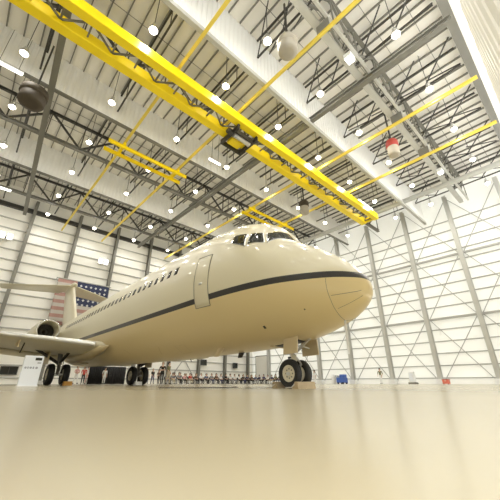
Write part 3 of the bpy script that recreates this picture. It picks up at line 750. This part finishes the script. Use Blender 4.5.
def arm_hand(J, E, T, s, sh, el, wr, fd):
    """arm with a palm, four curled fingers and a thumb; fd = finger direction"""
    L = 'l' if s < 0 else 'r'
    J[L+'sh'] = (*sh, .062); J[L+'el'] = (*el, .045); J[L+'wr'] = (*wr, .03)
    E += [('chest', L+'sh'), (L+'sh', L+'el'), (L+'el', L+'wr')]
    T[L+'wr'] = 2
    w = Vector(wr); d = Vector(fd).normalized(); side = d.cross(Vector((s, 0, 0)))
    side = side.normalized() if side.length > .1 else Vector((0, 1, 0))
    J[L+'pm'] = (*(w+d*.07), (.038, .02)); E.append((L+'wr', L+'pm')); T[L+'pm'] = 2
    for k, (o_, ln) in enumerate(((-.03, .065), (-.01, .078), (.01, .072), (.03, .055))):
        a = w+d*.105+side*o_; b = a+d*ln*.55+Vector((-s*.008, 0, 0)); c = b+d*ln*.4+Vector((-s*.02, 0, 0))
        for q, (n_, v, r) in enumerate(((f'{L}f{k}a', a, .0095), (f'{L}f{k}b', b, .0085), (f'{L}f{k}c', c, .0075))):
            J[n_] = (*v, r); T[n_] = 2
            E.append(((L+'pm', f'{L}f{k}a', f'{L}f{k}b')[q], n_))
    a = w+d*.04+side*-.045; b = a+d*.05+side*-.012
    J[L+'ta'] = (*a, .011); J[L+'tb'] = (*b, .009); E += [(L+'pm', L+'ta'), (L+'ta', L+'tb')]; T[L+'ta'] = T[L+'tb'] = 2
def head(J, E, T, c, yaw=0.):
    x, y, z = c    # neck base; face towards -y
    J['neck'] = (x, y, z+.03, .052); J['jaw'] = (x, y-.015, z+.12, .07); J['skull'] = (x, y, z+.2, .085); J['crown'] = (x, y+.005, z+.265, .06)
    J['nose'] = (x, y-.1, z+.155, .014); J['ear_l'] = (x-.088, y+.005, z+.16, .014); J['ear_r'] = (x+.088, y+.005, z+.16, .014); J['chin'] = (x, y-.07, z+.075, .03)
    E += [('chest', 'neck'), ('neck', 'jaw'), ('jaw', 'skull'), ('skull', 'crown'), ('jaw', 'nose'), ('jaw', 'chin'), ('skull', 'ear_l'), ('skull', 'ear_r')]
    for k in ('jaw', 'skull', 'crown', 'nose', 'ear_l', 'ear_r', 'chin', 'neck'): T[k] = 2
def standing(stance=0):
    J = {'pelvis': (0, 0, .95, (.155, .11)), 'waist': (0, 0, 1.1, (.14, .1)), 'chest': (0, 0, 1.33, (.165, .11))}
    E = [('pelvis', 'waist'), ('waist', 'chest')]; T = {'waist': 0, 'chest': 0}
    head(J, E, T, (0, -.01, 1.44))
    st = (.0, .12, .2)[stance]
    for s, L in ((-1, 'l'), (1, 'r')):
        f = st*s
        J[L+'hip'] = (s*.09, 0, .88, .095); J[L+'kn'] = (s*.1, -f*.5-.02, .49, .062); J[L+'an'] = (s*.1, -f+.02, .09, .042); J[L+'to'] = (s*.12, -f-.14, .045, (.042, .035)); J[L+'he'] = (s*.1, -f+.06, .045, .036)
        E += [('pelvis', L+'hip'), (L+'hip', L+'kn'), (L+'kn', L+'an'), (L+'an', L+'to'), (L+'an', L+'he')]
        for k in ('hip', 'kn', 'an'): T[L+k] = 1
        T[L+'to'] = T[L+'he'] = 3
        if stance == 0: arm_hand(J, E, T, s, (s*.2, 0, 1.38), (s*.25, .03, 1.1), (s*.24, -.06, .86), (0, -.15, -1))
        elif stance == 1: arm_hand(J, E, T, s, (s*.2, 0, 1.38), (s*.26, .02+s*.06, 1.1), (s*.2, -.16+s*.1, .92), (0, -.5, -1))
        else: arm_hand(J, E, T, s, (s*.2, 0, 1.38), (s*.25, -.02, 1.12), (s*.1, -.26, 1.12 if s > 0 else 1.06), (-s*1, -.2, .1))
    return J, E, T
def seated(v=0):
    J = {'pelvis': (0, 0, .56, (.16, .12)), 'waist': (0, .02, .7, (.145, .105)), 'chest': (0, .01, .92, (.165, .11))}
    E = [('pelvis', 'waist'), ('waist', 'chest')]; T = {}
    head(J, E, T, (0, -.02, 1.03))
    for s, L in ((-1, 'l'), (1, 'r')):
        k = .1 if v == 0 else .17
        J[L+'hip'] = (s*.09, -.06, .53, .092); J[L+'kn'] = (s*k, -.46, .52, .066); J[L+'an'] = (s*(k+.0), -.44+(.1*s if v else 0), .09, .042); J[L+'to'] = (s*(k+.03), -.6+(.1*s if v else 0), .045, (.042, .035)); J[L+'he'] = (s*k, -.39+(.1*s if v else 0), .045, .036)
        E += [('pelvis', L+'hip'), (L+'hip', L+'kn'), (L+'kn', L+'an'), (L+'an', L+'to'), (L+'an', L+'he')]
        for q in ('hip', 'kn', 'an'): T[L+q] = 1
        T[L+'to'] = T[L+'he'] = 3
        arm_hand(J, E, T, s, (s*.2, 0, .97), (s*.25, -.04, .7), (s*(.14 if v == 0 else .06), -.27, .635), (-s*.3, -1, .02))
    return J, E, T
BODY = {('stand', k): figure('person_body', *standing(k)) for k in range(3)}
BODY.update({('sit', k): figure('person_body', *seated(k)) for k in range(2)})
def hair_mesh(c, long=False):
    mb = MB(); x, y, z = c
    rings = []
    for k, (r, h, dy) in enumerate(((.086, .02 if long else .15, .035), (.1, .1, .03), (.104, .2, .018), (.1, .26, .012), (.075, .305, .008), (.03, .328, .005))):
        ring = []
        for i in range(20):
            a = 2*PI*i/20
            fr = max(0, -math.sin(a))          # open towards the face
            hh = h if h > .2 else h+fr*(.225-h)
            rr = r*(1-.16*fr) if h > .2 else r*(1-.12*fr)
            ring.append((x+rr*math.cos(a), y+dy+rr*1.08*math.sin(a), z+hh))
        rings.append(ring)
    mb.loft(rings); return mb.mesh('hair')
HAIR = {('stand', 0): hair_mesh((0, -.01, 1.44)), ('stand', 1): hair_mesh((0, -.01, 1.44), True), ('sit', 0): hair_mesh((0, -.02, 1.03)), ('sit', 1): hair_mesh((0, -.02, 1.03), True)}
for h in HAIR.values(): h.materials.append(M['hair'])
def person(x, y, rz, pose, var, top, leg, lab, grp, hair='hair', long=0, sc=1., skin='skin'):
    o = bpy.data.objects.new('person', BODY[(pose, var)]); COL.objects.link(o)
    o.location = (x, y, 0); o.rotation_euler = (0, 0, rz); o.scale = (sc, sc, sc)
    for i, m in ((0, 'c_'+top), (1, 'c_'+leg)):
        o.material_slots[i].link = 'OBJECT'; o.material_slots[i].material = M[m]
    h = bpy.data.objects.new('hair', HAIR[(pose, long)]); COL.objects.link(h); h.parent = o
    h.material_slots[0].link = 'OBJECT'; h.material_slots[0].material = M[hair]
    return tag(o, lab, 'person', grp)
# chairs
ch0 = None
def chair(x, y, rz, lab, grp):
    global ch0, chtree
    if ch0 is None:
        ch0 = empty('folding_chair', (0, 0, 0), lab, 'chair', grp)
        MB().box(-.22, .22, -.24, .18, .395, .42, .01).build('seat', 'blackpl', ch0)
        MB().box(-.23, .23, .24, .26, .6, .86, .01).build('backrest', 'blackpl', ch0)
        for s in (-1, 1):
            MB().tube([(s*.235, -.26, 0), (s*.235, .04, .41), (s*.235, .25, .86)], .011, 6).build('leg', 'darksteel', ch0)
            MB().tube([(s*.21, .26, 0), (s*.21, -.15, .395)], .013, 6).build('leg', 'darksteel', ch0)
        chtree = tree_of(ch0); c = ch0
    else: c = copy_tree(ch0, chtree)
    c.location = (x, y, 0); c.rotation_euler = (0, 0, rz); c['label'] = lab; c['group'] = grp
    return c
TOPS = ['grey', 'white', 'black', 'beige', 'navy', 'brown', 'olive', 'grey', 'white', 'blue', 'black', 'khaki', 'pink', 'brown', 'black', 'grey', 'navy']
LEGS = ['black', 'black', 'navy', 'black', 'grey', 'black', 'khaki']
rnd = random.Random(5)
# front row along the left wall
def row(n, fx, rz, name, grp, seed):
    r_ = random.Random(seed)
    for i in range(n):
        x, y = fx(i); t = r_.choice(TOPS); l = r_.choice(LEGS)
        if name == 'front row' and i == 4: t = 'red'
        person(x, y+(0 if rz else .0), rz+r_.uniform(-.12, .12), 'sit', r_.randrange(2), t, l, f'seated person in {t} top and {l} trousers, {ORD[i]} from left in the {name}', grp, 'hair' if r_.random() < .75 else 'hairlight', int(r_.random() < .35), r_.uniform(.95, 1.06))
        dx, dy = (0, .02) if rz == 0 else (.02, 0)
        chair(x+dx, y+dy, rz, f'dark folding chair under {ORD[i]} person from left in the {name}', 'audience chairs')
row(20, lambda i: (20.0+.86*i, 37.6+.05*math.sin(i*2.1)), 0, 'front row', 'seated audience', 3)
row(18, lambda i: (20.9+.86*i, 38.75+.05*math.sin(i*1.3)), 0, 'back row', 'seated audience', 9)
row(10, lambda i: (36.3+.05*math.sin(i), 36.6-.86*i), -PI/2, 'right wall row', 'seated audience', 17)
# people standing
ST_ = [(13.0, 24.2, .5, 1, 'olive', 'beige', 'standing person in olive top and pale trousers in front of the seated rows', 1.0),
       (12.55, 24.4, -.7, 2, 'black', 'black', 'standing person all in black left of the one in pale trousers', .98),
       (15.4, 37.2, .1, 0, 'black', 'black', 'standing person in black, nearest the far main wheels', .98), (16.35, 37.5, 0, 2, 'grey', 'black', 'standing person in grey top right of the far main wheels', 1.0),
       (17.2, 37.2, -.1, 0, 'white', 'navy', 'standing person in white top and navy trousers before the left wall', .96), (18.1, 37.6, .2, 1, 'black', 'navy', 'standing person in black top and navy trousers beside the white top', 1.0),
       (19.0, 37.8, .2, 0, 'brown', 'black', 'standing person in brown top at the left end of the seats', .95),
       (9.35, 36.8, .3, 2, 'pink', 'white', 'standing person in pink top and white trousers behind the near main wheels', 1.0), (9.95, 36.5, -.3, 0, 'red', 'black', 'standing person in red top and black trousers behind the near main wheels', .98),
       (10.45, 36.9, .1, 1, 'white', 'pink', 'standing person in white top and pink trousers behind the near wheels', 1.0), (11.2, 36.2, -.4, 0, 'navy', 'black', 'standing person in navy top just left of the black screens', .92), (11.75, 36.4, .4, 2, 'white', 'grey', 'standing person in white top and grey trousers left of the black screens', .95),
       (9.62, 29.2, .2, 0, 'white', 'white', 'standing person in all white between two black draped screens', .78),
       (36.5, 17.65, -1.4, 1, 'olive', 'white', 'lone person in olive top walking along the right wall', .98),
       (35.8, 28.1, -1.2, 0, 'white', 'black', 'standing person in white top and black trousers right of the nose wheels', .95), (35.9, 27.3, -1.8, 2, 'red', 'navy', 'standing person in red top and navy trousers right of the nose wheels', .97), (35.9, 26.5, -1.5, 0, 'white', 'white', 'person in white left of a pale column by the right wall', .98)]
for x, y, rz, v, t, l, lab, sc in ST_:
    person(x, y, rz, 'stand', v, t, l, lab, 'standing visitors', 'hair' if rnd.random() < .7 else 'hairlight', int(rnd.random() < .4), sc)

# ================================================================ daylight, camera
w = bpy.data.worlds.new('World'); SC.world = w; w.use_nodes = True
bg = w.node_tree.nodes['Background']; bg.inputs[0].default_value = (1, .995, .98, 1); bg.inputs[1].default_value = SKY
cd = bpy.data.cameras.new('camera'); cam = bpy.data.objects.new('camera', cd); COL.objects.link(cam)
F = 300.
cd.sensor_width = 36; cd.sensor_fit = 'HORIZONTAL'; cd.lens = 36*F/500; cd.clip_start = .02; cd.clip_end = 500
th = math.atan(133/F); FPX = math.hypot(133, F); az = math.atan(FPX/360.)
cam.location = (0, 0, .12); cam.rotation_euler = (PI/2+th, 0, -az)
SC.camera = cam
SC.view_settings.view_transform = 'Standard'; SC.view_settings.look = 'None'; SC.view_settings.gamma = 1; SC.view_settings.use_curve_mapping = False
SC.view_settings.exposure = EXPO
SC.cycles.use_denoising = True
SC.cycles.max_bounces = 8; SC.cycles.diffuse_bounces = 5; SC.cycles.glossy_bounces = 3
SC.cycles.sample_clamp_indirect = 8
